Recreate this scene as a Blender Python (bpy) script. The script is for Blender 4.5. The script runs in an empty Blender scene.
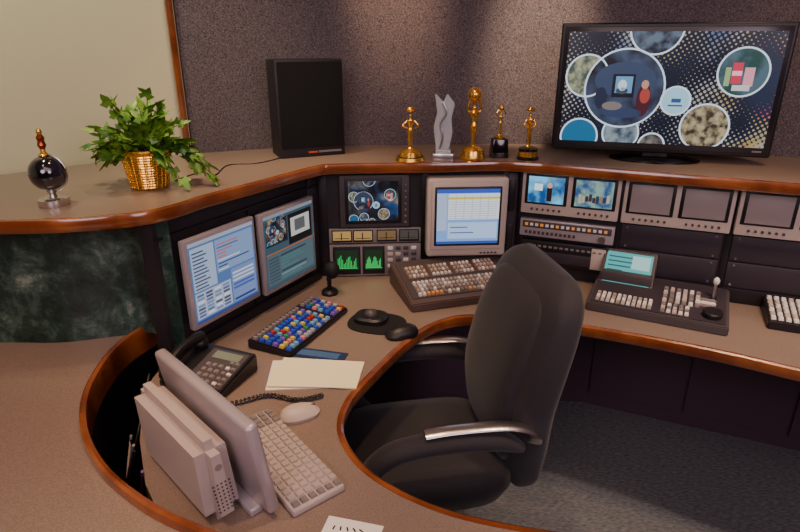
import bpy, bmesh, math, random
from mathutils import Vector as V, Matrix, Euler
random.seed(7)
R=math.radians
COL=bpy.context.collection
# ------------------------------------------------------------------ materials
def srgb(r,g,b):
    def c(x):
        x/=255.0
        return x/12.92 if x<=.04045 else ((x+.055)/1.055)**2.4
    return (c(r),c(g),c(b),1)
MC={}
def mat(name,col,rough=.5,metal=0,emit=0,noise=None,col2=None,bump=None,spec=.5,coat=0,trans=0,alpha=1,ior=1.45,sheen=0):
    if name in MC: return MC[name]
    m=bpy.data.materials.new(name); m.use_nodes=True
    nt=m.node_tree; b=nt.nodes["Principled BSDF"]; L=nt.links
    b.inputs["Base Color"].default_value=col; b.inputs["Roughness"].default_value=rough
    b.inputs["Metallic"].default_value=metal; b.inputs["IOR"].default_value=ior
    b.inputs["Specular IOR Level"].default_value=spec
    b.inputs["Coat Weight"].default_value=coat; b.inputs["Transmission Weight"].default_value=trans
    b.inputs["Coat Roughness"].default_value=.1
    b.inputs["Sheen Weight"].default_value=sheen
    if emit:
        b.inputs["Emission Color"].default_value=col; b.inputs["Emission Strength"].default_value=emit
    if noise or bump:
        tc=nt.nodes.new("ShaderNodeTexCoord")
    if noise:
        n=nt.nodes.new("ShaderNodeTexNoise"); n.inputs["Scale"].default_value=noise; n.inputs["Detail"].default_value=3
        L.new(tc.outputs["Object"],n.inputs["Vector"])
        r=nt.nodes.new("ShaderNodeValToRGB"); r.color_ramp.elements[0].position=.38; r.color_ramp.elements[1].position=.62
        r.color_ramp.elements[0].color=col; r.color_ramp.elements[1].color=col2
        L.new(n.outputs["Fac"],r.inputs[0]); L.new(r.outputs[0],b.inputs["Base Color"])
        if emit: L.new(r.outputs[0],b.inputs["Emission Color"]); 
    if bump:
        n2=nt.nodes.new("ShaderNodeTexNoise"); n2.inputs["Scale"].default_value=bump[0]; n2.inputs["Detail"].default_value=3
        L.new(tc.outputs["Object"],n2.inputs["Vector"])
        bp=nt.nodes.new("ShaderNodeBump"); bp.inputs["Strength"].default_value=bump[1]; bp.inputs["Distance"].default_value=.003
        L.new(n2.outputs["Fac"],bp.inputs["Height"]); L.new(bp.outputs[0],b.inputs["Normal"])
    MC[name]=m; return m
def emis(rgb,s=1.0):
    nm="screen_glow_%d_%d_%d_%d"%(rgb[0],rgb[1],rgb[2],int(s*100))
    if nm in MC: return MC[nm]
    m=mat(nm,srgb(*rgb),.35,emit=s)
    m.node_tree.nodes["Principled BSDF"].inputs["Base Color"].default_value=(.01,.01,.01,1)
    return m

LAM=mat("laminate_taupe",srgb(118,101,90),.32,noise=420,col2=srgb(141,122,109),spec=.5)
WOOD=mat("cherry_wood",srgb(108,52,22),.22,noise=9,col2=srgb(142,78,36),coat=1)
BLK=mat("black_plastic",srgb(26,23,27),.4)
BLK2=mat("black_matte",srgb(14,12,16),.7)
RACK=mat("rack_charcoal",srgb(36,31,37),.5,bump=(300,.2))
RACK2=mat("rack_blank_panel",srgb(52,45,53),.42)
CAB=mat("cabinet_dark",srgb(76,58,70),.6)
BEIGE=mat("beige_plastic",srgb(190,175,164),.45)
PCG=mat("computer_grey",srgb(172,158,152),.4)
GREYP=mat("grey_plastic",srgb(126,117,115),.45)
DGREY=mat("dark_grey_plastic",srgb(70,63,65),.45)
SILV=mat("silver_plastic",srgb(172,162,166),.32,metal=.3)
STEEL=mat("steel",srgb(214,208,208),.28,metal=1)
GOLD=mat("gold_metal",srgb(246,188,90),.27,metal=.9)
FAB=mat("black_fabric",srgb(24,20,25),.75,noise=500,col2=srgb(37,32,39),bump=(350,.4),sheen=.15)
PIPE=mat("black_piping",srgb(14,12,16),.8)
WHITE=mat("white_key",srgb(225,220,212),.4)
PAPER=mat("paper_cream",srgb(240,230,190),.8)
PAPW=mat("paper_white",srgb(236,230,220),.8)
GLASS=mat("crystal",(.86,.90,.94,1),.12,trans=.55,ior=1.45,spec=.8)
CRTOFF=mat("crt_glass_off",srgb(150,138,136),.35,spec=.6)
LEAF=mat("ivy_leaf",srgb(56,104,32),.4,noise=14,col2=srgb(126,168,60))
STEM=mat("ivy_stem",srgb(70,78,34),.7)

def fabric_wall():
    m=bpy.data.materials.new("wall_fabric"); m.use_nodes=True; nt=m.node_tree;L=nt.links;b=nt.nodes["Principled BSDF"]
    tc=nt.nodes.new("ShaderNodeTexCoord")
    n=nt.nodes.new("ShaderNodeTexNoise"); n.inputs["Scale"].default_value=200; n.inputs["Detail"].default_value=3; n.inputs["Roughness"].default_value=.7
    L.new(tc.outputs["Object"],n.inputs["Vector"])
    r=nt.nodes.new("ShaderNodeValToRGB"); e=r.color_ramp.elements
    e[0].position=.34; e[0].color=srgb(60,54,60); e[1].position=.68; e[1].color=srgb(128,116,116)
    L.new(n.outputs["Fac"],r.inputs[0]); L.new(r.outputs[0],b.inputs["Base Color"])
    bp=nt.nodes.new("ShaderNodeBump"); bp.inputs["Strength"].default_value=.3; bp.inputs["Distance"].default_value=.002
    L.new(n.outputs["Fac"],bp.inputs["Height"]); L.new(bp.outputs[0],b.inputs["Normal"])
    b.inputs["Roughness"].default_value=.95; b.inputs["Specular IOR Level"].default_value=.15
    return m
def marble():
    m=bpy.data.materials.new("green_marble"); m.use_nodes=True; nt=m.node_tree;L=nt.links;b=nt.nodes["Principled BSDF"]
    tc=nt.nodes.new("ShaderNodeTexCoord")
    n=nt.nodes.new("ShaderNodeTexNoise"); n.inputs["Scale"].default_value=9; n.inputs["Detail"].default_value=10; n.inputs["Roughness"].default_value=.72; n.inputs["Distortion"].default_value=.35
    L.new(tc.outputs["Object"],n.inputs["Vector"])
    r=nt.nodes.new("ShaderNodeValToRGB"); e=r.color_ramp.elements
    e[0].position=.36; e[0].color=srgb(16,28,24); e[1].position=.72; e[1].color=srgb(146,156,142)
    x=e.new(.5); x.color=srgb(36,58,50); x=e.new(.6); x.color=srgb(72,94,82)
    L.new(n.outputs["Fac"],r.inputs[0]); L.new(r.outputs[0],b.inputs["Base Color"])
    b.inputs["Roughness"].default_value=.25
    return m
def carpet():
    m=bpy.data.materials.new("carpet_ribbed"); m.use_nodes=True; nt=m.node_tree;L=nt.links;b=nt.nodes["Principled BSDF"]
    tc=nt.nodes.new("ShaderNodeTexCoord")
    mp=nt.nodes.new("ShaderNodeMapping"); mp.inputs["Rotation"].default_value=(0,0,R(22)); mp.inputs["Scale"].default_value=(50,130,1)
    L.new(tc.outputs["Object"],mp.inputs[0])
    n=nt.nodes.new("ShaderNodeTexNoise"); n.inputs["Scale"].default_value=1; n.inputs["Detail"].default_value=3
    L.new(mp.outputs[0],n.inputs["Vector"])
    r=nt.nodes.new("ShaderNodeValToRGB"); e=r.color_ramp.elements
    e[0].position=.3; e[0].color=srgb(84,86,90); e[1].position=.7; e[1].color=srgb(122,122,124)
    L.new(n.outputs["Fac"],r.inputs[0]); L.new(r.outputs[0],b.inputs["Base Color"])
    b.inputs["Roughness"].default_value=1; b.inputs["Specular IOR Level"].default_value=.1
    return m
def halftone(s=1.0,scale=70):
    nm="halftone_screen_%d_%d"%(scale,int(s*100))
    if nm in MC: return MC[nm]
    m=bpy.data.materials.new(nm); m.use_nodes=True; nt=m.node_tree;L=nt.links;b=nt.nodes["Principled BSDF"]
    tc=nt.nodes.new("ShaderNodeTexCoord")
    mp=nt.nodes.new("ShaderNodeMapping"); mp.inputs["Rotation"].default_value=(0,R(35),0); L.new(tc.outputs["Object"],mp.inputs[0])
    sp=nt.nodes.new("ShaderNodeSeparateXYZ"); L.new(mp.outputs[0],sp.inputs[0])
    cb=nt.nodes.new("ShaderNodeCombineXYZ"); L.new(sp.outputs[0],cb.inputs[0]); L.new(sp.outputs[2],cb.inputs[1])
    vo=nt.nodes.new("ShaderNodeTexVoronoi"); vo.voronoi_dimensions='2D'; vo.inputs["Scale"].default_value=scale; vo.inputs["Randomness"].default_value=0
    L.new(cb.outputs[0],vo.inputs["Vector"])
    n=nt.nodes.new("ShaderNodeTexNoise"); n.inputs["Scale"].default_value=scale/14; L.new(tc.outputs["Object"],n.inputs["Vector"])
    th=nt.nodes.new("ShaderNodeMath"); th.operation='MULTIPLY_ADD'; th.inputs[1].default_value=1.6; th.inputs[2].default_value=-.60; L.new(n.outputs["Fac"],th.inputs[0])
    lt=nt.nodes.new("ShaderNodeMath"); lt.operation='LESS_THAN'; L.new(vo.outputs["Distance"],lt.inputs[0]); L.new(th.outputs[0],lt.inputs[1])
    n2=nt.nodes.new("ShaderNodeTexNoise"); n2.inputs["Scale"].default_value=scale/18; L.new(mp.outputs[0],n2.inputs["Vector"])
    r=nt.nodes.new("ShaderNodeValToRGB"); e=r.color_ramp.elements
    e[0].position=.35; e[0].color=srgb(30,84,150); e[1].position=.66; e[1].color=srgb(175,60,84)
    x=e.new(.43); x.color=srgb(104,118,146); x=e.new(.51); x.color=srgb(160,156,150); x=e.new(.58); x.color=srgb(160,138,84)
    L.new(n2.outputs["Fac"],r.inputs[0])
    r2=nt.nodes.new("ShaderNodeValToRGB"); e=r2.color_ramp.elements
    e[0].position=.4; e[0].color=srgb(4,7,16); e[1].position=.7; e[1].color=srgb(22,38,62)
    L.new(n2.outputs["Fac"],r2.inputs[0])
    mx=nt.nodes.new("ShaderNodeMix"); mx.data_type='RGBA'; L.new(lt.outputs[0],mx.inputs[0]); L.new(r2.outputs[0],mx.inputs[6]); L.new(r.outputs[0],mx.inputs[7])
    L.new(mx.outputs[2],b.inputs["Emission Color"]); b.inputs["Emission Strength"].default_value=s
    b.inputs["Base Color"].default_value=(.01,.01,.01,1); b.inputs["Roughness"].default_value=.3
    MC[nm]=m; return m
def picmat(nm,c1,c2,scale,s=1.0):
    if nm in MC: return MC[nm]
    m=mat(nm,srgb(*c1),.4,emit=s,noise=scale,col2=srgb(*c2))
    nt=m.node_tree; b=nt.nodes["Principled BSDF"]
    for l in list(nt.links):
        if l.to_socket==b.inputs["Base Color"]: nt.links.remove(l)
    b.inputs["Base Color"].default_value=(.01,.01,.01,1); return m
WALLF=fabric_wall(); MARB=marble(); CARPET=carpet()

# ------------------------------------------------------------------ builder
class B:
    def __init__(s,name): s.name=name; s.bm=bmesh.new(); s.mats=[]
    def mi(s,m):
        if m not in s.mats: s.mats.append(m)
        return s.mats.index(m)
    def merge(s,t,m,M=None):
        if M is not None: t.transform(M)
        i=s.mi(m)
        for f in t.faces: f.material_index=i
        me=bpy.data.meshes.new("t"); t.to_mesh(me); t.free(); s.bm.from_mesh(me); bpy.data.meshes.remove(me)
    def box(s,c,sz,m,bev=0,rot=(0,0,0),seg=2,top=None):
        t=bmesh.new(); bmesh.ops.create_cube(t,size=1)
        for v in t.verts:
            v.co=V((v.co.x*sz[0],v.co.y*sz[1],v.co.z*sz[2]))
            if top and v.co.z>0: v.co.x*=top[0]; v.co.y*=top[1]
        if bev: bmesh.ops.bevel(t,geom=t.edges[:],offset=bev,segments=seg,affect='EDGES',profile=.5)
        s.merge(t,m,Matrix.Translation(V(c))@Euler(rot).to_matrix().to_4x4())
    def bx(s,x0,x1,y0,y1,z0,z1,m,bev=0,seg=2):
        s.box(((x0+x1)/2,(y0+y1)/2,(z0+z1)/2),(abs(x1-x0),abs(y1-y0),abs(z1-z0)),m,bev,seg=seg)
    def faces(s,vs,fs,m):
        i=s.mi(m); vv=[s.bm.verts.new(v) for v in vs]
        for f in fs:
            try: q=s.bm.faces.new([vv[k] for k in f]); q.material_index=i
            except ValueError: pass
    def key(s,c,sx,sy,h,m,M=None,tp=.78):
        x,y,z=c; P=[]
        for k,zz in ((1,0),(tp,h)):
            for a,b in ((-1,-1),(1,-1),(1,1),(-1,1)):
                p=V((x+a*sx/2*k,y+b*sy/2*k,z+zz)); P.append(M@p if M else p)
        s.faces(P,[(4,5,6,7),(0,1,5,4),(1,2,6,5),(2,3,7,6),(3,0,4,7)],m)
    def lathe(s,prof,c,m,n=32,sx=1,sy=1,M=None):
        vs=[];fs=[]
        for r,z in prof:
            for k in range(n):
                a=2*math.pi*k/n; p=V((c[0]+r*sx*math.cos(a),c[1]+r*sy*math.sin(a),c[2]+z)); vs.append(M@p if M else p)
        for j in range(len(prof)-1):
            for k in range(n):
                k2=(k+1)%n; fs.append((j*n+k,j*n+k2,(j+1)*n+k2,(j+1)*n+k))
        fs.append(tuple(range(n))[::-1]); fs.append(tuple((len(prof)-1)*n+k for k in range(n)))
        s.faces(vs,fs,m)
    def cyl(s,c,r,h,m,n=24,M=None,r2=None):
        s.lathe([(r,0),(r if r2 is None else r2,h)],c,m,n,M=M)
    def ell(s,c,r,m,rot=(0,0,0),u=20,v=12):
        t=bmesh.new(); bmesh.ops.create_uvsphere(t,u_segments=u,v_segments=v,radius=1)
        s.merge(t,m,Matrix.Translation(V(c))@Euler(rot).to_matrix().to_4x4()@Matrix.Diagonal((r[0],r[1],r[2],1)))
    def tube(s,pts,r,m,n=8,flat=1.0):
        pts=[V(p) for p in pts]; vs=[];fs=[]; N=len(pts)
        for i,p in enumerate(pts):
            t=(pts[min(i+1,N-1)]-pts[max(i-1,0)]).normalized()
            a=t.cross(V((0,0,1)))
            if a.length<.05: a=t.cross(V((1,0,0)) if i==0 or not vs else last)
            a.normalize(); 
            if i and a.dot(last)<0: a=-a
            last=a.copy(); b=a.cross(t); rr=r[i] if isinstance(r,(list,tuple)) else r
            for k in range(n):
                q=2*math.pi*k/n; vs.append(p+a*rr*math.cos(q)+b*rr*flat*math.sin(q))
        for i in range(N-1):
            for k in range(n):
                k2=(k+1)%n; fs.append((i*n+k,i*n+k2,(i+1)*n+k2,(i+1)*n+k))
        fs.append(tuple(range(n))); fs.append(tuple((N-1)*n+k for k in range(n)))
        s.faces(vs,fs,m)
    def sweep(s,path,prof,m,side=1,closed=True):
        vs=[];fs=[];N=len(path);K=len(prof)
        for i in range(N):
            a=V(path[max(i-1,0)][:2]); b=V(path[min(i+1,N-1)][:2]); t=(b-a).normalized(); nn=V((-t.y,t.x))*side
            for o,z in prof: vs.append((path[i][0]+nn.x*o,path[i][1]+nn.y*o,z))
        for i in range(N-1):
            for k in range(K if closed else K-1):
                k2=(k+1)%K; fs.append((i*K+k,i*K+k2,(i+1)*K+k2,(i+1)*K+k))
        if closed: fs.append(tuple(range(K))); fs.append(tuple((N-1)*K+k for k in range(K)))
        s.faces(vs,fs,m)
    def prism(s,poly,z0,z1,m,M=None):
        n=len(poly); vs=[V((p[0],p[1],z0)) for p in poly]+[V((p[0],p[1],z1)) for p in poly]
        if M: vs=[M@v for v in vs]
        fs=[tuple(range(n))[::-1],tuple(range(n,2*n))]+[(k,(k+1)%n,n+(k+1)%n,n+k) for k in range(n)]
        s.faces(vs,fs,m)
    def loft(s,secs,m,n=28,e=4.0):
        vs=[];fs=[]
        for cx,cy,cz,ha,hb in secs:
            for k in range(n):
                a=2*math.pi*k/n; ca,sa=math.cos(a),math.sin(a)
                x=ha*math.copysign(abs(ca)**(2/e),ca); y=hb*math.copysign(abs(sa)**(2/e),sa)
                vs.append((cx+x,cy+y,cz))
        for j in range(len(secs)-1):
            for k in range(n):
                k2=(k+1)%n; fs.append((j*n+k,j*n+k2,(j+1)*n+k2,(j+1)*n+k))
        fs.append(tuple(range(n))[::-1]); fs.append(tuple((len(secs)-1)*n+k for k in range(n)))
        s.faces(vs,fs,m)
    def quad(s,x0,x1,z0,z1,y,m):
        s.faces([(x0,y,z0),(x1,y,z0),(x1,y,z1),(x0,y,z1)],[(0,1,2,3)],m)
    def done(s,M=None,parent=None,angle=35):
        bmesh.ops.recalc_face_normals(s.bm,faces=s.bm.faces[:])
        me=bpy.data.meshes.new(s.name); s.bm.to_mesh(me); s.bm.free()
        for m in s.mats: me.materials.append(m)
        me.polygons.foreach_set("use_smooth",[True]*len(me.polygons))
        me.set_sharp_from_angle(angle=R(angle))
        o=bpy.data.objects.new(s.name,me); COL.objects.link(o)
        if M is not None: o.matrix_world=M
        if parent: o.parent=parent
        return o
def cr(p,n=8):
    p=[V(q) for q in p]; out=[]
    for i in range(len(p)-1):
        a=p[max(i-1,0)];b=p[i];c=p[i+1];d=p[min(i+2,len(p)-1)]
        for k in range(n):
            t=k/n; out.append(.5*((2*b)+(c-a)*t+(2*a-5*b+4*c-d)*t*t+(3*b-a-3*c+d)*t**3))
    out.append(p[-1]); return out
def frame(x,y,z,ang): return Matrix.Translation((x,y,z))@Matrix.Rotation(R(ang),4,'Z')
def frameuv(o,u):
    return frame(o[0],o[1],o[2],math.degrees(math.atan2(u[1],u[0])))
def group(n):
    o=bpy.data.objects.new(n,None); COL.objects.link(o); return o

# ------------------------------------------------------------------ room
CEIL=2.75
b=B("floor"); b.bx(-2.7,3.5,-2.5,3.0,-.05,0,CARPET); b.done()
b=B("ceiling"); b.bx(-2.7,3.5,-2.5,3.0,CEIL,CEIL+.05,mat("ceiling_paint",srgb(150,140,132),.9)); b.done()
CREAM=mat("wall_cream",srgb(208,202,164),.8)
graypath=cr([(-.80,2.25),(-.525,2.36),(-.22,2.42),(.20,2.46),(.60,2.46),(1.15,2.30),(1.46,2.18),(2.4,1.80),(3.5,1.38)],6)
creampath=cr([(-2.7,.45),(-1.95,1.22),(-1.55,1.62),(-1.30,1.87),(-1.07,2.08),(-.80,2.25)],6)
b=B("wall_back"); b.sweep(graypath,[(0,0),(0,CEIL),(.06,CEIL),(.06,0)],WALLF); b.done()
b=B("wall_left"); b.sweep(creampath,[(0.015,0),(0.015,CEIL),(.07,CEIL),(.07,0)],CREAM); b.done()
b=B("wall_right"); b.bx(3.5,3.55,-2.5,1.5,0,CEIL,WALLF); b.done()
b=B("wall_side"); b.bx(-2.75,-2.7,-2.5,.5,0,CEIL,CREAM); b.done()
b=B("wall_front"); b.bx(-2.7,3.5,-2.55,-2.5,0,CEIL,WALLF); b.done()
b=B("trim_1"); b.box((-.815,2.232,(CEIL+1.19)/2),(.024,.03,CEIL-1.19),WOOD,.006,rot=(0,0,R(30))); b.done()

# ------------------------------------------------------------------ desk
desk=group("control_desk")
deskfront=[(2.5,.62),(1.6,1.14),(1.12,1.41)]+cr([(1.12,1.41),(.90,1.54),(.58,1.68),(.27,1.75),(.13,1.71),(.02,1.58),(-.08,1.39),(-.135,1.26),(-.145,1.14),(-.10,1.03),(-.02,.945),(.10,.875),(.26,.83),(.45,.80),(.72,.785)],6)[1:]
inner=[(.72,.45),(-.05,.60),(-.22,.70),(-.36,.765),(-.45,.85),(-.53,.96),(-.60,1.10),(-.65,1.24),(-.675,1.36),(-.67,1.45)]
back=[(-.67,1.50),(-.33,2.13),(-.30,2.16),(.46,2.21),(1.30,1.86),(2.6,1.32)]
DT=.74
b=B("desk_top"); b.prism([tuple(p)[:2] for p in deskfront]+inner+back,DT-.03,DT,LAM); b.done(parent=desk)
trimprof=[(-.004,DT-.034),(.008,DT-.034),(.012,DT-.026),(.013,DT-.010),(.011,DT-.001),(.005,DT+.003),(-.005,DT+.002)]
b=B("desk_wood_edge"); b.sweep(deskfront,trimprof,WOOD,1); b.done(parent=desk)
b=B("desk_base_panels")
b.sweep([(-.62,1.56),(-.33,2.14),(.40,2.36),(.86,2.33),(1.68,1.97),(2.5,1.60)],[(0,0),(0,DT-.03),(.03,DT-.03),(.03,0)],CAB,1)
u=V((.913,-.407))
for k in range(4):
    o=V((.86,2.33))+u*(.02+k*.4)
    M=Matrix.Translation((o.x,o.y,0))@Matrix.Rotation(math.atan2(u.y,u.x),4,'Z')
    t=bmesh.new(); bmesh.ops.create_cube(t,size=1)
    b.merge(t,CAB,M@Matrix.Translation((.2,-.006,.37))@Matrix.Diagonal((.385,.01,.60,1)))
    for j in range(3):
        t=bmesh.new(); bmesh.ops.create_cube(t,size=1)
        b.merge(t,BLK2,M@Matrix.Translation((.2,-.013,.56+j*.025))@Matrix.Diagonal((.22,.004,.010,1)))
b.sweep([(.40,.50),(0,.64),(-.25,.80),(-.36,1.15),(-.30,1.45)],[(0,0),(0,DT-.03),(.02,DT-.03),(.02,0)],CAB,1)
b.done(parent=desk)
# ------------------------------------------------------------------ reception counter
cnt=group("reception_counter")
CT=.775
railp=cr([(-.765,1.60),(-.80,1.50),(-.805,1.38),(-.775,1.22),(-.71,1.08),(-.61,.955),(-.49,.86),(-.38,.80),(-.24,.745),(-.05,.70),(.25,.66)],6)
b=B("counter_top"); b.prism([tuple(p)[:2] for p in railp]+[(.25,.35),(-2.4,.35),(-2.4,.85),(-1.8,1.50),(-1.2,1.56)],CT-.03,CT,LAM); b.done(parent=cnt)
b=B("counter_wood_rail"); b.sweep(railp,[(-.008,CT-.06),(.010,CT-.06),(.011,CT+.010),(.008,CT+.018),(0,CT+.021),(-.006,CT+.018),(-.008,CT+.008)],WOOD,1)
b.done(parent=cnt)
b=B("counter_inner_liner"); b.sweep(railp,[(-.008,0),(-.008,CT-.06),(.008,CT-.06),(.008,0)],BLK,1); b.done(parent=cnt)
LT=1.19
mp_=cr([(-2.3,1.10),(-1.85,1.38),(-1.45,1.49),(-1.17,1.50),(-.99,1.50),(-.84,1.54),(-.755,1.56),(-.69,1.515),(-.66,1.45)],6)
b=B("marble_riser"); b.sweep(mp_,[(0,CT),(0,LT-.035),(.05,LT-.035),(.05,CT)],MARB,1); b.done(parent=cnt)
# ------------------------------------------------------------------ shelf
shelf=group("display_shelf")
shf=cr([(-2.3,.95),(-1.85,1.22),(-1.45,1.35),(-.98,1.36),(-.80,1.38),(-.64,1.45),(-.555,1.60),(-.44,1.78),(-.30,2.00),(-.22,2.045),(.11,2.07),(.35,2.095),(.48,2.07),(.60,2.02),(1.21,1.745),(1.8,1.49),(2.8,1.07)],6)
bk=[tuple(p)[:2] for p in graypath if p[0]<3.2][::-1]+[tuple(p)[:2] for p in creampath if p[0]<-.82 and p[0]>-2.3][::-1]
b=B("shelf_top"); b.prism([tuple(p)[:2] for p in shf]+bk,LT-.035,LT,LAM); b.done(parent=shelf)
b=B("shelf_wood_edge"); b.sweep(shf,[(-.004,LT-.034),(.008,LT-.034),(.012,LT-.028),(.013,LT-.010),(.010,LT-.001),(.004,LT+.002),(-.006,LT+.001)],WOOD,-1); b.done(parent=shelf)
FL=frameuv((-.64,1.46,DT),(.34,.64)); FB=frameuv((-.30,2.10,DT),(.75,.05)); FR=frameuv((.45,2.15,DT),(.82,-.34))
RH=LT-.035-DT
b=B("equipment_rack"); b.bx(-.02,.725,0,.05,0,RH,RACK)
b.bx(-.015,.70,-.008,0,.365,.372,BLK); b.bx(-.015,.70,-.012,0,0,.035,BLK,.003)
b.bx(.335,.345,-.006,0,.035,.365,BLK); b.bx(.65,.70,-.006,0,.035,.40,RACK2,.002)
b.done(FL)
def screws(b,x,z0,z1,step=.03):
    z=z0
    while z<z1:
        b.cyl((0,0,0),.0035,.003,STEEL,8,M=Matrix.Translation((x,0,z))@Matrix.Rotation(R(90),4,'X')); z+=step
b=B("equipment_rack"); b.bx(0,.75,0,.05,0,RH,RACK)
for x in (.015,.395,.70): b.bx(x-.012,x+.012,-.004,0,0,RH,BLK,.001)
b.bx(.705,.745,-.006,0,.02,.40,RACK2,.002)
b.bx(.712,.738,-.010,-.006,.25,.37,BLK,.002); b.bx(.712,.738,-.010,-.006,.06,.20,BLK,.002)
screws(b,.015,.03,.41); screws(b,.395,.03,.41); screws(b,.70,.03,.41)
b.done(FB)
b=B("equipment_rack"); b.bx(0.01,2.2,0,.05,0,RH,RACK)
for i in range(5):
    x=.01+i*.355
    b.bx(x-.008,x+.008,-.004,0,0,RH,BLK,.001); screws(b,x,.03,.41,.04)
for i in range(1,5):
    x=.025+i*.355
    b.bx(x,x+.325,-.008,0,.155,.245,RACK2,.003); b.bx(x,x+.325,-.008,0,.06,.15,RACK2,.003); b.bx(x,x+.325,-.006,0,.005,.055,BLK,.002)
    for (xx,zz) in ((.02,.165),(.305,.165),(.02,.235),(.305,.235),(.02,.07),(.305,.07),(.02,.14),(.305,.14)):
        b.cyl((0,0,0),.004,.003,STEEL,8,M=Matrix.Translation((x+xx,-.008,zz))@Matrix.Rotation(R(90),4,'X'))
b.done(FR)

# ------------------------------------------------------------------ screen art
def disc(b,cx,cz,r,y,m,lim,n=40,ring=None,rm=None):
    cl=lambda x,z:(min(max(x,lim[0]),lim[1]),min(max(z,lim[2]),lim[3]))
    P=[]
    for k in range(n):
        a=2*math.pi*k/n; x,z=cl(cx+r*math.cos(a),cz+r*math.sin(a)); P.append((x,y,z))
    b.faces(P,[tuple(range(n))],m)
    if ring:
        Q=[]
        for rr in (r,r+ring):
            for k in range(n):
                a=2*math.pi*k/n; x,z=cl(cx+rr*math.cos(a),cz+rr*math.sin(a)); Q.append((x,y-.0003,z))
        b.faces(Q,[(k,(k+1)%n,n+(k+1)%n,n+k) for k in range(n)],rm)
def art(b,x0,x1,z0,z1,y,s=1.0):
    W=x1-x0;H=z1-z0
    b.quad(x0,x1,z0,z1,y,halftone(s,int(48/W)))
    lim=(x0,x1,z0,z1); rm=emis((205,218,232),s*1.1)
    sc=int(10/W)
    items=[(.31,.09,.085,picmat("art_e%d"%sc,(40,56,80),(130,146,154),sc*2,s)),(.10,.04,.09,emis((22,100,142),s)),(.42,1.03,.12,picmat("art_f%d"%sc,(14,22,40),(90,106,124),sc*2,s)),(.47,-.02,.06,picmat("art_g%d"%sc,(30,30,34),(120,116,110),sc*2,s)),
      (.11,.61,.10,picmat("art_b%d"%sc,(60,76,70),(160,160,130),sc*3,s)),(.30,.50,.19,picmat("art_a%d"%sc,(10,14,28),(60,74,100),sc*.9,s)),
      (.555,.40,.065,emis((160,202,224),s)),(.84,.66,.11,picmat("art_c%d"%sc,(16,66,62),(70,96,110),sc*1.4,s)),(.71,.17,.11,picmat("art_d%d"%sc,(50,44,34),(176,158,124),sc*3,s))]
    for i,(cx,cz,r,m) in enumerate(items):
        disc(b,x0+cx*W,z0+cz*H,r*W,y-.0004-.0001*i,m,lim,ring=.009*W,rm=rm)
    cx=x0+.30*W; cz=z0+.5*H
    def q(a0,a1,c0,c1,k,c): b.quad(cx+a0*W,cx+a1*W,cz+c0*H,cz+c1*H,y-.0015-.0003*k,emis(c,s))
    def e(a,c,ra,rc,k,col):
        b.faces([(cx+(a+ra*math.cos(2*math.pi*j/20))*W,y-.0015-.0003*k,cz+(c+rc*math.sin(2*math.pi*j/20))*H) for j in range(20)],[tuple(range(20))],emis(col,s))
    e(0,.08,.15,.16,0,(52,66,94)); q(-.06,.05,-.08,.13,1,(14,20,34)); q(-.045,.038,-.04,.11,2,(100,150,190)); e(-.01,.03,.022,.05,3,(200,220,230)); e(-.01,-.02,.03,.03,3,(60,70,90))
    e(.10,-.10,.035,.15,1,(70,26,38)); e(.105,-.06,.025,.07,2,(165,66,60)); e(.10,.04,.018,.04,3,(190,140,120)); e(-.11,-.09,.03,.1,1,(30,38,62)); e(0,-.22,.10,.05,1,(46,60,92)); e(-.05,-.16,.05,.04,2,(120,110,110))
    q(.49,.535,.06,.24,1,(205,50,80)); q(.545,.59,.04,.20,1,(224,150,165)); q(.50,.58,-.0,.05,2,(200,200,200)); q(.49,.535,.13,.17,2,(240,190,200)); q(.46,.485,.04,.2,1,(150,170,120))
    q(.235,.28,-.115,-.08,1,(40,80,140)); q(.222,.29,-.15,-.135,1,(60,90,140))

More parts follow.
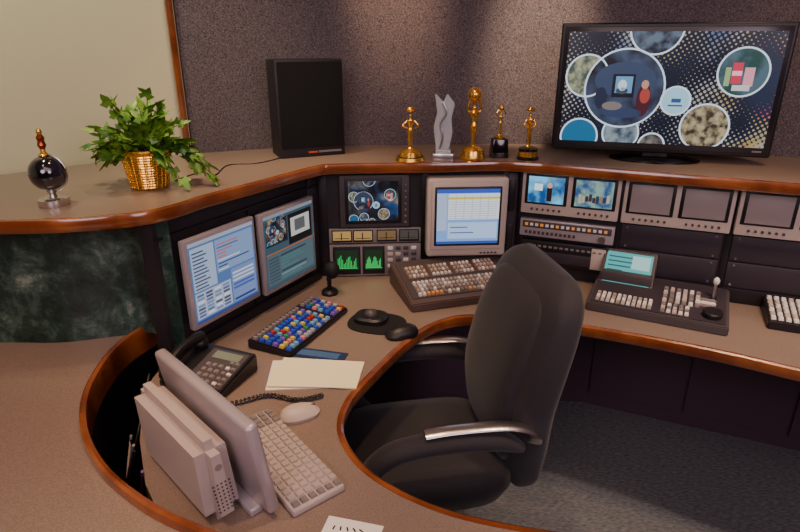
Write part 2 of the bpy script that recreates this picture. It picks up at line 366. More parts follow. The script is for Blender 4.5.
# ------------------------------------------------------------------ LCD monitors (left)
def lcd(name,u0,u1,z0,z1,kind):
    b=B(name); b.bx(u0,u1,-.035,-.012,z0,z1,SILV,.006)
    b.bx(u0+.04,u1-.04,-.014,-.0085,z0+.05,z1-.05,BLK)
    a=.012; X0=u0+a;X1=u1-a;Z0=z0+a+.004;Z1=z1-a; y=-.0355; W=X1-X0;H=Z1-Z0
    S=.85
    q=lambda x0,x1,w0,w1,c,k=1,s=S: b.quad(X0+x0*W,X0+x1*W,Z0+w0*H,Z0+w1*H,y-.0004*k,emis(c,s))
    if kind==1:
        q(0,1,0,1,(88,122,178),0); q(0,1,.955,1,(170,176,196),1); q(0,1,0,.03,(50,74,150),1)
        q(.02,.36,.40,.93,(172,190,220),1); q(.38,.98,.52,.93,(136,164,208),1); q(.02,.56,.05,.38,(178,190,218),1); q(.58,.98,.05,.5,(124,146,200),1)
        for i in range(11):
            z=.42+i*.044; q(.04,.20+.1*random.random(),z,z+.018,(70,80,110),2)
        for i in range(9):
            z=.54+i*.04; q(.40,.52+.4*random.random(),z,z+.016,random.choice([(50,64,130),(200,110,110),(90,100,140),(220,226,240)]),2)
        for i in range(7):
            for j in range(4): q(.04+j*.13,.04+j*.13+.10,.07+i*.043,.07+i*.043+.028,random.choice([(90,104,160),(230,232,240),(120,140,184),(80,84,100)]),2)
        for i in range(8):
            z=.07+i*.05; q(.60,.95,z,z+.026,random.choice([(70,96,180),(44,58,120),(210,220,235),(130,150,210)]),2)
    else:
        q(0,1,0,1,(60,88,104),0); q(0,1,.955,1,(140,150,164),1)
        q(.03,.45,.58,.92,(40,40,44),1); q(.47,.97,.50,.92,(14,16,20),1); q(.52,.92,.60,.86,(205,202,198),2); q(.60,.82,.66,.82,(96,98,100),3)
        q(.02,.98,.05,.46,(84,106,116),1)
        for i in range(8):
            z=.08+i*.045; q(.04,.25,z,z+.025,(56,78,90),2); q(.28,.4+.5*random.random(),z,z+.025,random.choice([(120,146,152),(46,66,80),(78,122,128)]),2)
        q(.02,.98,.47,.485,(200,104,50),2)
        art(b,.375,.475,.235,.32,-.0375,.9)
    b.done(FL)
lcd("computer_monitor",.045,.33,.078,.35,1)
lcd("computer_monitor",.355,.64,.065,.345,2)

# ------------------------------------------------------------------ back rack gear
b=B("picture_monitor"); b.bx(.075,.335,-.018,-.004,.20,.40,DGREY,.004); b.bx(.095,.305,-.022,-.018,.215,.39,BLK,.002); art(b,.108,.292,.228,.378,-.0225,.85)
for i in range(7): b.cyl((0,0,0),.004,.006,GREYP,10,M=Matrix.Translation((.32,-.018,.22+i*.024))@Matrix.Rotation(R(90),4,'X'))
b.done(FB)
b=B("audio_meter_panel"); b.bx(.03,.38,-.016,-.004,.137,.195,GREYP,.003)
for i,(x,w,c) in enumerate([(.045,.07,(222,180,104)),(.125,.07,(216,172,104)),(.215,.07,(150,120,80)),(.30,.07,(90,84,80))]):
    b.bx(x-.004,x+w+.002,-.018,-.016,.142,.19,BLK,.001)
    b.quad(x,x+w-.002,.150,.186,-.0185,emis(c,.6)); b.quad(x+.03,x+.034,.152,.18,-.019,emis((60,20,20),.5)); b.quad(x+.005,x+w-.008,.156,.159,-.019,emis((60,40,30),.5))
b.done(FB)
b=B("waveform_scope"); b.bx(.03,.38,-.018,-.004,.003,.132,GREYP,.003)
for x,w in ((.042,.105),(.155,.085)):
    b.bx(x,x+w,-.021,-.018,.012,.125,BLK,.002); b.quad(x+.008,x+w-.008,.03,.112,-.0215,emis((12,54,30),.6))
    for k in range(14):
        xx=x+.012+k*(w-.026)/14; h=.012+.045*abs(math.sin(k*.55+.2))*random.uniform(.7,1); b.quad(xx,xx+.003,.036,.036+h,-.022,emis((50,225,110),.8))
    b.quad(x+.01,x+w-.01,.036,.0385,-.022,emis((50,225,110),.8))
for i in range(4):
    for j in range(5): b.box((.262+i*.03,-.02,.02+j*.024),(.02,.006,.014),random.choice([WHITE,BEIGE,DGREY]),.002)
b.done(FB)
b=B("crt_monitor"); b.bx(.395,.695,-.075,-.006,.095,.395,BEIGE,.012,3); b.bx(.41,.68,-.082,-.07,.125,.38,BEIGE,.006)
b.bx(.422,.668,-.084,-.08,.142,.366,BLK,.003)
X0,X1,Z0,Z1=.43,.66,.15,.358; y=-.0846
q=lambda x0,x1,w0,w1,c,k=1,s=1.1: b.quad(X0+x0*(X1-X0),X0+x1*(X1-X0),Z0+w0*(Z1-Z0),Z0+w1*(Z1-Z0),y-.0004*k,emis(c,s))
q(0,1,0,1,(124,164,232),0); q(0,1,.93,1,(50,84,190),1); q(0,.16,.25,.93,(170,186,216),1); q(.18,1,.45,.92,(224,228,234),1); q(.18,1,.82,.86,(214,196,70),2)
for i in range(8): q(.2,.96,.47+i*.042,.475+i*.042,(120,134,176),2)
for i in range(5): q(.3+i*.13,.305+i*.13,.46,.9,(120,134,176),2)
q(.18,.98,.10,.40,(176,202,240),1); q(.22,.6,.2,.22,(70,94,164),2); q(.22,.5,.3,.32,(70,94,164),2); q(0,1,0,.05,(50,80,170),1)
for i in range(5): b.box((.60+i*.014,-.083,.112),(.008,.004,.005),DGREY)
b.done(FB)
def vmon(i):
    x=.018+i*.355; b=B("dual_video_monitor"); b.bx(x,x+.345,-.035,-.005,.255,.412,BEIGE,.005)
    for j in range(2):
        sx=x+.012+j*.168
        b.bx(sx,sx+.153,-.038,-.03,.292,.405,BLK,.004)
        n=8; vs=[];fs=[]
        for a in range(n+1):
            for c in range(n+1):
                s_,t_=a/n,c/n; bl=.006*(1-(2*s_-1)**2)*(1-(2*t_-1)**2)
                vs.append((sx+.012+.129*s_,-.0385-bl,.300+.097*t_))
        for a in range(n):
            for c in range(n): fs.append((a*(n+1)+c,(a+1)*(n+1)+c,(a+1)*(n+1)+c+1,a*(n+1)+c+1))
        if i==0:
            m=picmat("video_feed_%d"%j,(10,70,130) if j==0 else (30,70,120),(110,190,230) if j==0 else (120,150,140),14 if j==0 else 34,1.3)
        else: m=CRTOFF
        b.faces(vs,fs,m)
        if i==0 and j==0:
            b.box((sx+.09,-.047,.335),(.018,.001,.05),emis((40,20,24),1)); b.ell((sx+.09,-.047,.368),(.009,.001,.011),emis((225,170,150),1)); b.box((sx+.05,-.047,.36),(.03,.001,.025),emis((210,235,245),1.2))
        if i==0 and j==1:
            for k in range(9): b.box((sx+.03+.012*k,-.047,.325+.012*random.random()),(.010,.001,.03*random.uniform(.6,1.2)),emis(random.choice([(70,45,50),(170,120,80),(40,60,90),(190,180,160)]),.9))
        for k in range(6): b.cyl((0,0,0),.0045,.006,DGREY,10,M=Matrix.Translation((sx+.03+k*.02,-.035,.274))@Matrix.Rotation(R(90),4,'X'))
    b.done(FR)
for i in range(4): vmon(i)
b=B("video_deck"); b.bx(.02,.36,-.03,-.005,.165,.232,SILV,.003)
b.bx(.03,.35,-.032,-.03,.20,.226,DGREY,.001)
AMBK=mat("amber_key",srgb(220,150,70),.4,emit=.3)
for k in range(16): b.box((.045+k*.019,-.034,.213),(.011,.004,.010),WHITE if k%3 else AMBK)
for k in range(12): b.box((.045+k*.016,-.032,.182),(.010,.004,.012),DGREY,.001)
b.cyl((0,0,0),.013,.01,STEEL,20,M=Matrix.Translation((.32,-.03,.183))@Matrix.Rotation(R(90),4,'X'))
b.done(FR)
b=B("patch_unit"); b.bx(.03,.35,-.03,-.005,.055,.15,BLK,.004); b.bx(.05,.33,-.033,-.03,.07,.11,RACK2,.002)
for k in range(14): b.box((.06+k*.02,-.033,.13),(.012,.004,.008),GREYP,.001)
b.bx(.29,.34,-.034,-.03,.063,.145,BEIGE,.002)
b.done(FR)

# ------------------------------------------------------------------ desk gear
RED=mat("red_key",srgb(176,50,44),.4); AMB=mat("amber_cap",srgb(214,150,84),.4); BLUE=mat("blue_key",srgb(44,76,190),.4); GRN=mat("green_key",srgb(60,140,80),.4)
YEL=mat("yellow_key",srgb(210,186,84),.4); PUR=mat("purple_key",srgb(120,84,180),.4); CYA=mat("cyan_key",srgb(110,165,200),.4); PINK=mat("pink_key",srgb(210,120,140),.4); LGK=mat("light_grey_key",srgb(160,162,172),.4)
BRN=mat("console_brown",srgb(82,64,60),.5); KEYB=mat("key_taupe",srgb(168,150,136),.45); KEYD=mat("key_brown",srgb(92,70,60),.45)
def wedge(b,w,d,h0,h1,m,bev=.004,y0=0):
    t=bmesh.new(); P=[(-w/2,0,0),(w/2,0,0),(w/2,d,0),(-w/2,d,0),(-w/2,0,h0),(w/2,0,h0),(w/2,d,h1),(-w/2,d,h1)]
    vv=[t.verts.new(p) for p in P]
    for f in ((3,2,1,0),(4,5,6,7),(0,1,5,4),(1,2,6,5),(2,3,7,6),(3,0,4,7)): t.faces.new([vv[k] for k in f])
    bmesh.ops.bevel(t,geom=t.edges[:],offset=bev,segments=2,affect='EDGES')
    b.merge(t,m)
    return Matrix.Translation((0,0,h0))@Matrix.Rotation(math.atan2(h1-h0,d),4,'X')
b=B("production_switcher"); T=wedge(b,.43,.27,.03,.085,BRN)
b.key((0,.145,0),.40,.23,.003,DGREY,T,1)
for row,(yy,n) in enumerate([(.045,20),(.068,20),(.091,20),(.114,20)]):
    for k in range(n): b.key((-.17+k*.0155,yy,.003),.0110,.015,.008,random.choice([WHITE,KEYB,GREYP,AMB,KEYB]) if row<2 else random.choice([WHITE,BEIGE,KEYB]),T)
for gx in range(4):
    b.key((-.14+gx*.09,.185,.003),.085,.085,.002,KEYD,T,1)
    for r_ in range(3):
        for k in range(5): b.key((-.17+gx*.09+k*.015,.158+r_*.026,.005),.010,.015,.006,random.choice([WHITE,BEIGE,KEYB]),T)
for k in range(4): b.key((.155,.045+k*.024,.003),.03,.016,.008,[RED,WHITE,AMB,WHITE][k],T)
b.key((.19,.09,.003),.012,.09,.004,BLK,T,1); b.key((.19,.11,.007),.02,.012,.03,BLK,T)
b.done(frame(.245,1.83,DT,17))
b=B("editing_controller"); T=wedge(b,.43,.26,.03,.06,DGREY)
b.key((0,.13,0),.41,.235,.003,RACK2,T,1)
for r_ in range(3):
    for k in range(11): b.key((-.185+k*.0165,.03+r_*.022,.003),.012,.016,.007,random.choice([WHITE,BEIGE,WHITE,KEYB]),T)
for r_ in range(4):
    for k in range(6): b.key((.02+k*.02,.10+r_*.028,.003),.014,.018,.007,random.choice([WHITE,BEIGE,GREYP,GREYP]),T)
for r_ in range(3):
    for k in range(5): b.key((.02+k*.018,.03+r_*.02,.003),.013,.015,.007,random.choice([WHITE,GREYP,BEIGE]),T)
b.lathe([(.03,0),(.03,.012),(.026,.016)],(.165,.055,.005),BLK,28,M=T); b.ell((.165,.17,.115),(.010,.010,.014),WHITE); b.cyl((.165,.17,.05),.005,.055,STEEL,10); b.lathe([(.014,0),(.01,.012)],(.165,.17,.045),BLK,16)
for k in range(3): b.key((.15,.11+k*.02,.003),.05,.012,.005,random.choice([WHITE,GREYP]),T)
t=Matrix.Translation((-.115,.165,.05))@Matrix.Rotation(R(52),4,'X')
b.key((0,0.06,-.012),.185,.14,.014,DGREY,t,.97)
def tq(b,M,x0,x1,y0,y1,z,m): b.faces([M@V(p) for p in ((x0,y0,z),(x1,y0,z),(x1,y1,z),(x0,y1,z))],[(0,1,2,3)],m)
tq(b,t,-.078,.078,.002,.118,.0035,emis((84,190,190),.9))
for k in range(6): tq(b,t,-.07,-.07+.05+.08*random.random(),.012+k*.017,.017+k*.017,.0042,emis((30,100,110),.8))
tq(b,t,.01,.07,.06,.11,.0046,emis((180,230,225),.9))
b.bx(-.20,-.03,.165,.25,.03,.09,DGREY,.004)
b.done(frame(.825,1.695,DT,-27))
b=B("keypad_controller"); T=wedge(b,.26,.19,.025,.05,BLK)
for r_ in range(6):
    for k in range(11): b.key((-.115+k*.021,.025+r_*.026,.002),.015,.019,.007,random.choice([WHITE,BEIGE,WHITE]),T)
b.done(frame(1.29,1.60,DT,-24))
b=B("color_coded_keyboard"); T=wedge(b,.34,.155,.018,.03,BLK,.004)
pal=[[BLUE,BLUE,CYA,LGK],[LGK,YEL,PINK,BLUE],[GRN,BLUE,PUR,LGK],[CYA,BLUE,BLUE,PUR],[BLUE,BLUE,RED,YEL]]
for r_ in range(6):
    for k in range(18):
        if k in (13,): continue
        b.key((-.155+k*.0182,.017+r_*.0235,.0005),.0125,.016,.008,random.choice(pal[(r_+k//4)%5]) if r_<5 else GREYP,T)
b.done(frame(-.245,1.62,DT,66))
b=B("mouse_pad"); b.loft([(0,0,0,.095,.075),(0,0,.004,.095,.075)],BLK2,e=2.6); b.done(frame(-.075,1.69,DT,-15))
b=B("computer_mouse"); b.loft([(0,0,0,.05,.030),(0,0,.012,.054,.032),(-.004,0,.024,.046,.027),(-.008,0,.033,.03,.018),(-.01,0,.036,.012,.008)],BLK,e=2.5); b.bx(.01,.04,-.001,.001,.022,.026,GREYP); b.done(frame(.005,1.605,DT,200))
b=B("jog_controller"); b.loft([(0,0,0,.055,.045),(0,0,.014,.055,.045),(0,0,.02,.048,.038)],BLK,e=3); b.ell((0,0,.02),(.022,.022,.018),DGREY); b.done(frame(-.095,1.71,DT+.004,-15))
b=B("desk_phone"); T=wedge(b,.20,.17,.02,.055,BLK,.006)
b.key((.03,.085,.001),.12,.14,.003,DGREY,T,.98)
for r_ in range(4):
    for k in range(3): b.key((.0+k*.02,.03+r_*.02,.004),.014,.013,.005,GREYP,T)
for r_ in range(5):
    for k in range(2): b.key((.062+k*.017,.03+r_*.02,.004),.012,.010,.004,WHITE if (r_+k)%3==0 else GREYP,T)
tq(b,T,-.012,.075,.118,.146,.0046,mat("phone_lcd",srgb(120,130,110),.3))
hp=[T@V((-.07,.0+.16*k/8,.03+.022*math.sin(math.pi*k/8))) for k in range(9)]
b.tube(hp,[.016,.017,.013,.011,.011,.011,.013,.017,.016],BLK,10)
b.ell(tuple(T@V((-.07,.012,.018))),(.022,.022,.017),BLK); b.ell(tuple(T@V((-.07,.148,.018))),(.022,.022,.017),BLK)
b.done(frame(-.55,1.285,DT,-22))
b=B("phone_cord")
pts=[]
base=cr([(-.585,1.25,DT+.014),(-.52,1.22,DT+.008),(-.42,1.235,DT+.008),(-.34,1.27,DT+.008),(-.26,1.25,DT+.008),(-.20,1.27,DT+.008)],50)
for i,p in enumerate(base):
    a=i*1.1; pts.append((p.x+.005*math.cos(a),p.y+.004*math.sin(a),p.z+.004*math.sin(a)))
b.tube(pts,.0025,BLK,5); b.done()
def sheet(b,c,w,h,a,z,m,th=.0015): b.box((c[0],c[1],z+th/2),(w,h,th),m,rot=(0,0,R(a)))
b=B("paper_sheets"); sheet(b,(-.265,1.385),.19,.15,4,DT,PAPW,.002); sheet(b,(-.225,1.385),.235,.135,-6,DT+.002,PAPER,.004); sheet(b,(-.24,1.375),.22,.13,-2,DT+.006,PAPER,.001); b.done()
b=B("blue_booklet"); sheet(b,(-.25,1.49),.19,.05,-14,DT,mat("blue_cover",srgb(36,54,90),.4),.004); sheet(b,(-.25,1.49),.15,.03,-14,DT+.004,mat("blue_cover_print",srgb(70,100,140),.4),.0005); b.done()
b=B("note_paper"); sheet(b,(-.095,.815),.11,.09,-14,DT,PAPW,.001)
for k in range(5): b.box((-.125+k*.013,.842-k*.002,DT+.0012),(.003,.010,.0004),BLK2,rot=(0,0,R(-20+k*17)))
b.done()
b=B("computer_mouse"); b.loft([(0,0,0,.046,.027),(0,0,.010,.050,.030),(-.004,0,.022,.042,.025),(-.008,0,.030,.028,.017),(-.01,0,.033,.012,.008)],BEIGE,e=2.4); b.bx(.012,.040,-.001,.001,.014,.026,DGREY); b.done(frame(-.245,1.19,DT,28))
b=B("gooseneck_microphone"); b.lathe([(.03,0),(.03,.01),(.022,.018)],(0,0,0),BLK); b.tube(cr([(0,0,.015),(0,.0,.06),(.01,0,.09)],5),.010,BLK); b.ell((.012,0,.09),(.028,.028,.032),BLK2); b.done(frame(-.255,1.93,DT,20))
b=B("desktop_computer")
TL=R(8)
b.box((.195,-.012,.125),(.385,.026,.215),SILV,.008,rot=(TL,0,0))
Ms=Matrix.Translation((.195,-.012,.125))@Euler((TL,0,0)).to_matrix().to_4x4()
b.faces([Ms@V(p) for p in ((-.178,.0135,-.085),(.178,.0135,-.085),(.178,.0135,.098),(-.178,.0135,.098))],[(0,1,2,3)],mat("pc_screen",srgb(60,44,60),.2))
t=bmesh.new(); bmesh.ops.create_cube(t,size=1)
for v in t.verts:
    v.co=V((v.co.x*.31,v.co.y*.072,v.co.z*.185))
    if v.co.z>0: v.co.y=v.co.y*.85-.012
bmesh.ops.bevel(t,geom=t.edges[:],offset=.022,segments=6,affect='EDGES')
b.merge(t,PCG,Matrix.Translation((.215,-.064,.0925)))
for r_ in range(8):
    for k in range(5): b.cyl((0,0,0),.0022,.0012,DGREY,6,M=Matrix.Translation((.0605,-.080+k*.008-r_*.0010,.035+r_*.009))@Matrix.Rotation(R(-90),4,'Y'))
b.cyl((0,0,0),.007,.0015,GREYP,16,M=Matrix.Translation((.0605,-.072,.135))@Matrix.Rotation(R(-90),4,'Y'))
b.bx(.04,.34,-.03,.015,0,.018,SILV,.004)
b.bm.transform(Matrix.Diagonal((1,-1,1,1)))
b.done(Matrix.Translation((-.237,.858,DT))@Matrix.Rotation(math.atan2(.71,-.70),4,'Z'),angle=50)
b=B("computer_keyboard")
b.bx(0,.34,-.155,-.035,0,.016,PCG,.005)
for r_ in range(6):
    for k in range(17): b.key((.016+k*.0192,-.145+r_*.0192,.0155),.0160,.0160,.005,GREYP if (k>13 or k==0) else PCG)
b.done(Matrix.Translation((-.232,.842,DT))@Matrix.Rotation(math.atan2(.78,-.62),4,'Z'))
b=B("computer_cables")
for k,(a,c) in enumerate([((-.70,1.40,.73),(-.62,1.10,.745)),((-.73,1.30,.60),(-.60,1.07,.75)),((-.68,1.15,.55),(-.59,1.05,.75)),((-.66,1.25,.5),(-.545,.985,.75))]):
    m_=V(a).lerp(V(c),.5)+V((-.02,-.02,-.10)); b.tube(cr([a,m_,c],10),.0035,[BLK,GREYP,BLK,mat("purple_cable",srgb(110,70,120),.5)][k],6)
b.done()

# ------------------------------------------------------------------ chair
b=B("office_chair")
HB=.212
S=[(.02,0,.385,.19,HB-.045),(.02,0,.40,.225,HB-.012),(.02,0,.44,.245,HB),(.02,0,.475,.243,HB-.003),(.02,0,.50,.225,HB-.02),(.02,0,.510,.17,HB-.07),(.02,0,.513,.08,.07)]
b.loft(S,FAB,40,4.5)
def lerpS(keys):
    P=cr([V((k[0],k[2],k[3])) for k in keys],5); Q=cr([V((k[4],0,0)) for k in keys],5)
    return [(p.x,0,p.y,p.z,q.x) for p,q in zip(P,Q)]
b.loft(lerpS([(-.245,0,.40,.025,.14),(-.25,0,.44,.05,.18),(-.245,0,.55,.064,.212),(-.245,0,.68,.068,.228),(-.265,0,.80,.068,.235),(-.288,0,.90,.065,.232),(-.305,0,.975,.058,.218),(-.317,0,1.02,.044,.18),(-.323,0,1.045,.015,.13)]),FAB,44,3.4)
b.loft(lerpS([(-.205,0,.50,.03,.14),(-.205,0,.55,.05,.168),(-.20,0,.68,.055,.18),(-.22,0,.80,.052,.185),(-.248,0,.90,.05,.18),(-.27,0,.965,.04,.165),(-.28,0,1.0,.02,.12)]),FAB,40,4)
for sgn in (1,-1):
    y=sgn*.232
    arm=cr([(-.20,y,.615),(-.13,y,.648),(-.03,y,.658),(.07,y,.655),(.14,y,.64),(.19,y,.60),(.20,y,.54),(.175,y*.99,.48),(.12,y*.95,.43),(.04,y*.8,.395)],6)
    n=len(arm); b.tube(arm,[.016+.020*math.sin(min(1,i/8)*math.pi/2) if i<n*.5 else .036-.014*((i-n*.5)/(n*.5)) for i in range(n)],FAB,12,.75)
    br=cr([(-.235,y*.96,.62),(-.228,y*.99,.652),(-.20,y,.674),(-.15,y,.688),(-.08,y,.693),(.0,y,.694),(.06,y,.690)],6); b.tube(br,[.021]*len(br),STEEL,10,.35)
b.box((-.27,0,.43),(.05,.07,.10),BLK,.01); b.box((-.1,0,.385),(.30,.10,.03),BLK,.008)
b.cyl((0,0,.10),.028,.29,BLK,20); b.cyl((0,0,.24),.018,.14,STEEL,20)
b.lathe([(.05,0),(.055,.03),(.035,.06)],(0,0,.085),BLK)
for k in range(5):
    a=2*math.pi*k/5+.3; e=V((math.cos(a)*.27,math.sin(a)*.27,.075))
    b.tube([(math.cos(a)*.03,math.sin(a)*.03,.12),(math.cos(a)*.15,math.sin(a)*.15,.105),tuple(e)],[.03,.026,.018],BLK,10,.7)
    px,py=-math.sin(a),math.cos(a)
    for o_ in (.016,-.012): b.cyl((0,0,-.011),.028,.009,BLK,18,M=Matrix.Translation((e.x+px*o_,e.y+py*o_,.028))@Matrix.Rotation(a,4,'Z')@Matrix.Rotation(R(90),4,'X'))
    b.cyl((e.x,e.y,.028),.006,.05,STEEL,8)
b.done(frame(.08,1.425,0,190),angle=50)

# ------------------------------------------------------------------ TV
b=B("flat_screen_television")
w,h=.735,.437; z0=.028
b.bx(-w/2,w/2,-.02,.035,z0,z0+h,BLK,.006,3)
b.bx(-w/2+.012,w/2-.012,-.024,-.02,z0+.014,z0+h-.012,mat("tv_bezel",srgb(44,42,47),.15),.002)
art(b,-w/2+.027,w/2-.027,z0+.034,z0+h-.028,-.0245,1.15)
b.bx(-w/2+.05,w/2-.05,.03,.06,z0+.05,z0+h-.06,BLK,.01)
b.box((0,.01,.02),(.09,.035,.06),BLK,.006)
b.loft([(0,0,0,.155,.085),(0,0,.006,.155,.085),(0,0,.014,.12,.06),(0,0,.018,.05,.03)],mat("tv_stand_gloss",srgb(14,12,16),.12),e=2,n=48)
b.faces([(w/2-.06,-.0245,z0+.018),(w/2-.03,-.0245,z0+.018),(w/2-.03,-.0245,z0+.024),(w/2-.06,-.0245,z0+.024)],[(0,1,2,3)],GREYP)
b.done(frame(.93,2.125,LT,-16))
b=B("studio_speaker"); b.bx(-.125,.125,0,.14,0,.345,mat("speaker_cabinet",srgb(32,30,36),.5),.004)
b.bx(-.119,.119,-.008,0,.035,.339,mat("speaker_grille",srgb(16,15,18),.95,bump=(700,.8)),.004)
b.bx(-.02,.015,-.0015,0,.014,.021,mat("badge_orange",srgb(200,84,40),.4)); b.bx(.02,.11,-.001,0,.014,.022,GREYP)
b.done(frame(-.325,2.19,LT,24))
# ------------------------------------------------------------------ plant
b=B("potted_ivy"); BASK=mat("brass_basket",srgb(244,190,88),.25,metal=.95,bump=(70,.4))
prof=[(.0,0),(.047,0)]
for k in range(14):
    z=.004+k*.0075; r=.052+.014*k/13; prof+= [(r,z),(r+.002,z+.0037)]
prof+=[(.070,.108),(.073,.112),(.070,.117),(.060,.115),(.057,.10),(0.0001,.098)]
b.lathe(prof,(0,0,0),BASK,36)
for k in range(24):
    a=2*math.pi*k/24; b.tube([(.0525*math.cos(a),.0525*math.sin(a),.004),(.0685*math.cos(a+.05),.0685*math.sin(a+.05),.108)],.0013,BASK,5)
b.lathe([(.057,.0),(.054,.006),(.0001,.008)],(0,0,.1),mat("soil",srgb(50,36,26),.95),24)
outl=[(0,-.1),(.28,-.28),(.42,-.05),(.55,.22),(.26,.28),(.22,.62),(0,1.0),(-.22,.62),(-.26,.28),(-.55,.22),(-.42,-.05),(-.28,-.28)]
def leaf(p,d,sz,roll):
    d=d.normalized(); s_=d.cross(V((0,0,1)))
    if s_.length<.1: s_=V((1,0,0))
    s_.normalize(); nn=s_.cross(d)
    q=Matrix.Rotation(roll,3,d); s_=q@s_; nn=q@nn
    vs=[p+s_*x*sz+d*y*sz-nn*(abs(x)*.35+y*y*.25)*sz for x,y in outl]; c=p+d*.25*sz
    vs.append(c)
    for v in vs: v.z=max(v.z,.004)
    n_=len(outl)
    b.faces(vs,[(k,(k+1)%n_,n_) for k in range(n_)],LEAF)
for k in range(60):
    a=random.uniform(0,2*math.pi); el=random.uniform(.2,1.45); Ln=random.uniform(.08,.158)
    d=V((math.cos(a)*math.cos(el),math.sin(a)*math.cos(el)*.75,math.sin(el)))
    p0=V((d.x*.04,d.y*.04,.105)); droop=(1.5-el)*(.09 if math.cos(a)>.6 else .045)
    if math.sin(a)<-.5: droop*=.5; el=max(el,.6)
    if math.cos(a)>.75: Ln*=1.1
    P=[p0+d*Ln*t_+V((0,0,-droop*t_*t_)) for t_ in (0,.25,.5,.75,1)]
    for p in P: p.z=max(p.z,.03)
    b.tube(P,.0014,STEM,4)
    for t_ in range(1,5):
        for s_ in range(2):
            dd=(P[t_]-P[t_-1]).normalized()+V((random.uniform(-.9,.9),random.uniform(-.9,.9),random.uniform(-.5,.3)))
            pp=P[t_]+V((random.uniform(-.012,.012),random.uniform(-.012,.012),random.uniform(-.01,.01))); 
            leaf(pp,dd,random.uniform(.026,.042),random.uniform(-.8,.8))
b.done(frame(-.745,1.70,LT,0))
b=B("globe_award"); DK=mat("globe_dark",srgb(16,14,22),.08,spec=.8,coat=1,noise=10,col2=srgb(44,38,54))
b.lathe([(.037,0),(.038,.003),(.038,.018),(.034,.021),(.012,.022),(.008,.03),(.014,.042)],(0,0,0),STEEL,32)
b.ell((0,0,.086),(.046,.046,.046),DK,u=36,v=20)
b.tube([(.05*math.cos(t),0,.086+.05*math.sin(t)) for t in [R(-70+k*14) for k in range(12)]],.0022,STEEL,6)
b.lathe([(.012,.13),(.014,.134),(.007,.14),(.006,.15)],(0,0,0),GOLD,16)
b.lathe([(.006,.148),(.011,.158),(.008,.168),(.010,.178),(.005,.186)],(0,0,0),mat("bronze",srgb(170,84,50),.3,metal=.9),14); b.ell((0,0,.192),(.007,.007,.009),GOLD)
b.done(frame(-.92,1.50,LT,0))
# ------------------------------------------------------------------ trophies
def figure(b,z,h,arms="up",m=GOLD,x=0):
    s=h
    b.lathe([(.11*s,0),(.09*s,.02*s),(.05*s,.05*s),(.055*s,.15*s),(.075*s,.28*s),(.06*s,.40*s),(.09*s,.50*s),(.075*s,.58*s),(.055*s,.63*s),(.085*s,.72*s),(.115*s,.80*s),(.10*s,.83*s),(.035*s,.85*s),(.03*s,.87*s)],(x,0,z),m,16,sy=.7)
    b.ell((x,0,z+.93*s),(.048*s,.052*s,.065*s),m,u=14,v=10)
    for g in (1,-1):
        if arms=="up": P=[(x+g*.10*s,0,z+.80*s),(x+g*.20*s,-.02*s,z+.92*s),(x+g*.10*s,-.02*s,z+1.10*s)]
        elif arms=="ring": P=[(x+g*.10*s,0,z+.80*s),(x+g*.22*s,-.05*s,z+.66*s),(x+g*.10*s,-.14*s,z+.60*s)]
        else: P=[(x+g*.10*s,0,z+.80*s),(x+g*.17*s,-.03*s,z+.64*s),(x+g*.04*s,-.10*s,z+.56*s)]
        b.tube(cr(P,4),[.03*s]*9,m,8)
BASEB=mat("trophy_base_black",srgb(18,14,16),.15,coat=.6)
b=B("gold_trophy"); b.lathe([(.052,0),(.054,.006),(.050,.016),(.042,.02),(.040,.034),(.03,.04),(.02,.046)],(0,0,0),GOLD); b.lathe([(.047,.017),(.047,.020)],(0,0,0),BASEB)
figure(b,.044,.125,"ring"); b.lathe([(.014,0),(.02,.008),(.014,.016)],(0,0,.175),GOLD,14); b.done(frame(.037,2.10,LT,10))
b=B("crystal_trophy"); b.box((0,0,.014),(.075,.06,.028),STEEL,.003); b.box((0,0,.034),(.055,.045,.014),GLASS,.002)
Pw=[(-.026,.04),(.020,.04),(.032,.10),(.026,.15),(.038,.20),(.020,.222),(.010,.236),(-.004,.205),(-.018,.222),(-.034,.236),(-.024,.17),(-.036,.12)]
t=bmesh.new(); n_=len(Pw)
lo=[t.verts.new((p[0],-.013,p[1])) for p in Pw]; hi=[t.verts.new((p[0],.013,p[1])) for p in Pw]
t.faces.new(lo); t.faces.new(hi[::-1])
for k in range(n_): t.faces.new([lo[(k+1)%n_],lo[k],hi[k],hi[(k+1)%n_]])
bmesh.ops.recalc_face_normals(t,faces=t.faces[:]); bmesh.ops.bevel(t,geom=t.edges[:],offset=.003,segments=2,affect='EDGES'); b.merge(t,GLASS)
b.tube(cr([(-.012,-.016,.045),(-.002,-.018,.09),(-.012,-.018,.13),(.008,-.018,.17),(-.004,-.018,.205)],5),[.004]*21,STEEL,8)
b.done(frame(.157,2.12,LT,-5))
b=B("gold_trophy"); b.lathe([(.046,0),(.048,.006),(.044,.012),(.040,.034),(.03,.042),(.014,.05)],(0,0,0),GOLD)
b.lathe([(.008,.046),(.007,.07),(.011,.10),(.016,.12),(.010,.135),(.014,.155),(.020,.168),(.012,.176)],(0,0,0),GOLD,18)
b.ell((0,0,.182),(.010,.011,.014),GOLD)
for g in (1,-1): b.tube(cr([(g*.014,0,.166),(g*.024,0,.18),(g*.016,0,.21)],4),.0045,GOLD,8)
b.ell((0,0,.228),(.022,.022,.022),GOLD)
for k in range(3): b.tube([(.026*math.cos(t)*math.cos(k*1.05),.026*math.cos(t)*math.sin(k*1.05),.228+.026*math.sin(t)) for t in [2*math.pi*j/20 for j in range(21)]],.0016,GOLD,5)
b.done(frame(.267,2.14,LT,0))
b=B("gold_trophy"); b.box((0,0,.035),(.064,.055,.07),BASEB,.004,top=(.85,.85)); b.lathe([(.02,.07),(.022,.075),(.012,.082)],(0,0,0),GOLD)
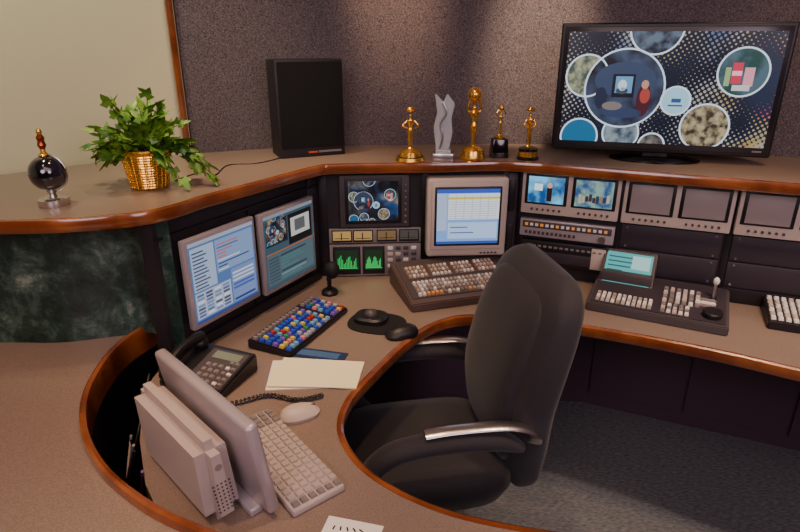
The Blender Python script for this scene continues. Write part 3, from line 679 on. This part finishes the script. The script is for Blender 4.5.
figure(b,.08,.085,"up"); b.ell((0,0,.18),(.011,.011,.011),GOLD); b.done(frame(.37,2.18,LT,5))
b=B("gold_trophy"); b.lathe([(.040,0),(.041,.006),(.036,.01),(.034,.036),(.036,.04),(.02,.046)],(0,0,0),BASEB); b.lathe([(.036,.012),(.0365,.03)],(0,0,0),GOLD)
figure(b,.046,.12,"cross"); b.tube([(0,-.012,.06),(0,-.014,.13)],.004,GOLD,6); b.lathe([(.012,0),(.016,.006),(.01,.014)],(0,0,.172),GOLD,12); b.done(frame(.47,2.14,LT,-8))
b=B("shelf_cable"); b.tube(cr([(-.70,1.78,LT+.002),(-.66,1.90,LT+.002),(-.60,1.86,LT+.002),(-.60,2.02,LT+.002),(-.50,2.06,LT+.002),(-.42,2.20,LT+.002)],8),.002,BLK,5); b.done()

# ------------------------------------------------------------------ lights
def spot(x,y,z,tx,ty,tz,p,col=(1,.70,.48),ang=70,blend=.8,r=.05):
    l=bpy.data.lights.new("downlight_lamp",'SPOT'); l.energy=p; l.color=col; l.spot_size=R(ang); l.spot_blend=blend; l.shadow_soft_size=r
    o=bpy.data.objects.new("downlight_lamp",l); COL.objects.link(o); o.location=(x,y,z)
    o.rotation_euler=(V((tx,ty,tz))-V((x,y,z))).to_track_quat('-Z','Y').to_euler()
    f=B("ceiling_downlight"); f.lathe([(.05,-.012),(.075,-.012),(.075,0),(.05,0)],(0,0,0),STEEL,24); f.done(Matrix.Translation((x,y,CEIL)))
def area(x,y,z,tx,ty,tz,p,sz,col):  # added soft fill lamp, stands for no fixture in the room
    l=bpy.data.lights.new("fill_light",'AREA'); l.energy=p; l.color=col; l.size=sz; l.shape='DISK'
    o=bpy.data.objects.new("fill_light",l); COL.objects.link(o); o.location=(x,y,z)
    o.rotation_euler=(V((tx,ty,tz))-V((x,y,z))).to_track_quat('-Z','Y').to_euler()
Z=CEIL-.03
W1=(1,.66,.40)
spot(-.02,1.75,Z,-.02,2.46,1.78,150,W1,ang=24,blend=1)
spot(.54,1.75,Z,.55,2.46,1.60,250,(1,.74,.50),ang=24,blend=1)
spot(1.35,1.75,Z,1.35,1.95,1.19,32,W1,ang=50)
spot(-.55,1.95,Z,-.52,2.0,1.19,46,W1,ang=50)
spot(-.05,1.85,Z,.02,2.0,1.19,34,W1,ang=46)
spot(-1.1,1.5,Z,-1.12,1.98,1.8,52,(1,.96,.68),ang=80)
spot(.95,1.2,Z,.95,1.55,.74,72,W1,ang=50)
spot(.15,1.0,Z,.1,1.0,.74,70,W1,ang=50)
spot(-.9,.6,Z,-.95,.85,.74,95,(1,.60,.36),ang=54)
spot(1.2,.9,Z,1.0,1.2,0,110,(1,.76,.62),ang=56)
spot(-.35,1.4,Z,-.35,1.7,.74,56,W1,ang=52)
area(.2,.2,Z,.2,1.2,.8,20,2.0,(1,.76,.68))
area(1.6,-1.2,2.3,1.2,2.0,.3,33,1.4,(.96,.72,.84))
area(-.8,-1.2,2.3,-.9,1.6,.9,26,1.2,(.96,.74,.82))
w=bpy.data.worlds.new("w"); bpy.context.scene.world=w; w.use_nodes=True; w.node_tree.nodes["Background"].inputs[0].default_value=(.5,.4,.5,1); w.node_tree.nodes["Background"].inputs[1].default_value=.1

cam=bpy.data.cameras.new("camera"); cam.sensor_width=36; cam.lens=36*580/800; cam.clip_start=.02
co=bpy.data.objects.new("camera",cam); COL.objects.link(co); co.location=(0,0,1.6); co.rotation_euler=(R(90-21.3),0,0)
bpy.context.scene.camera=co
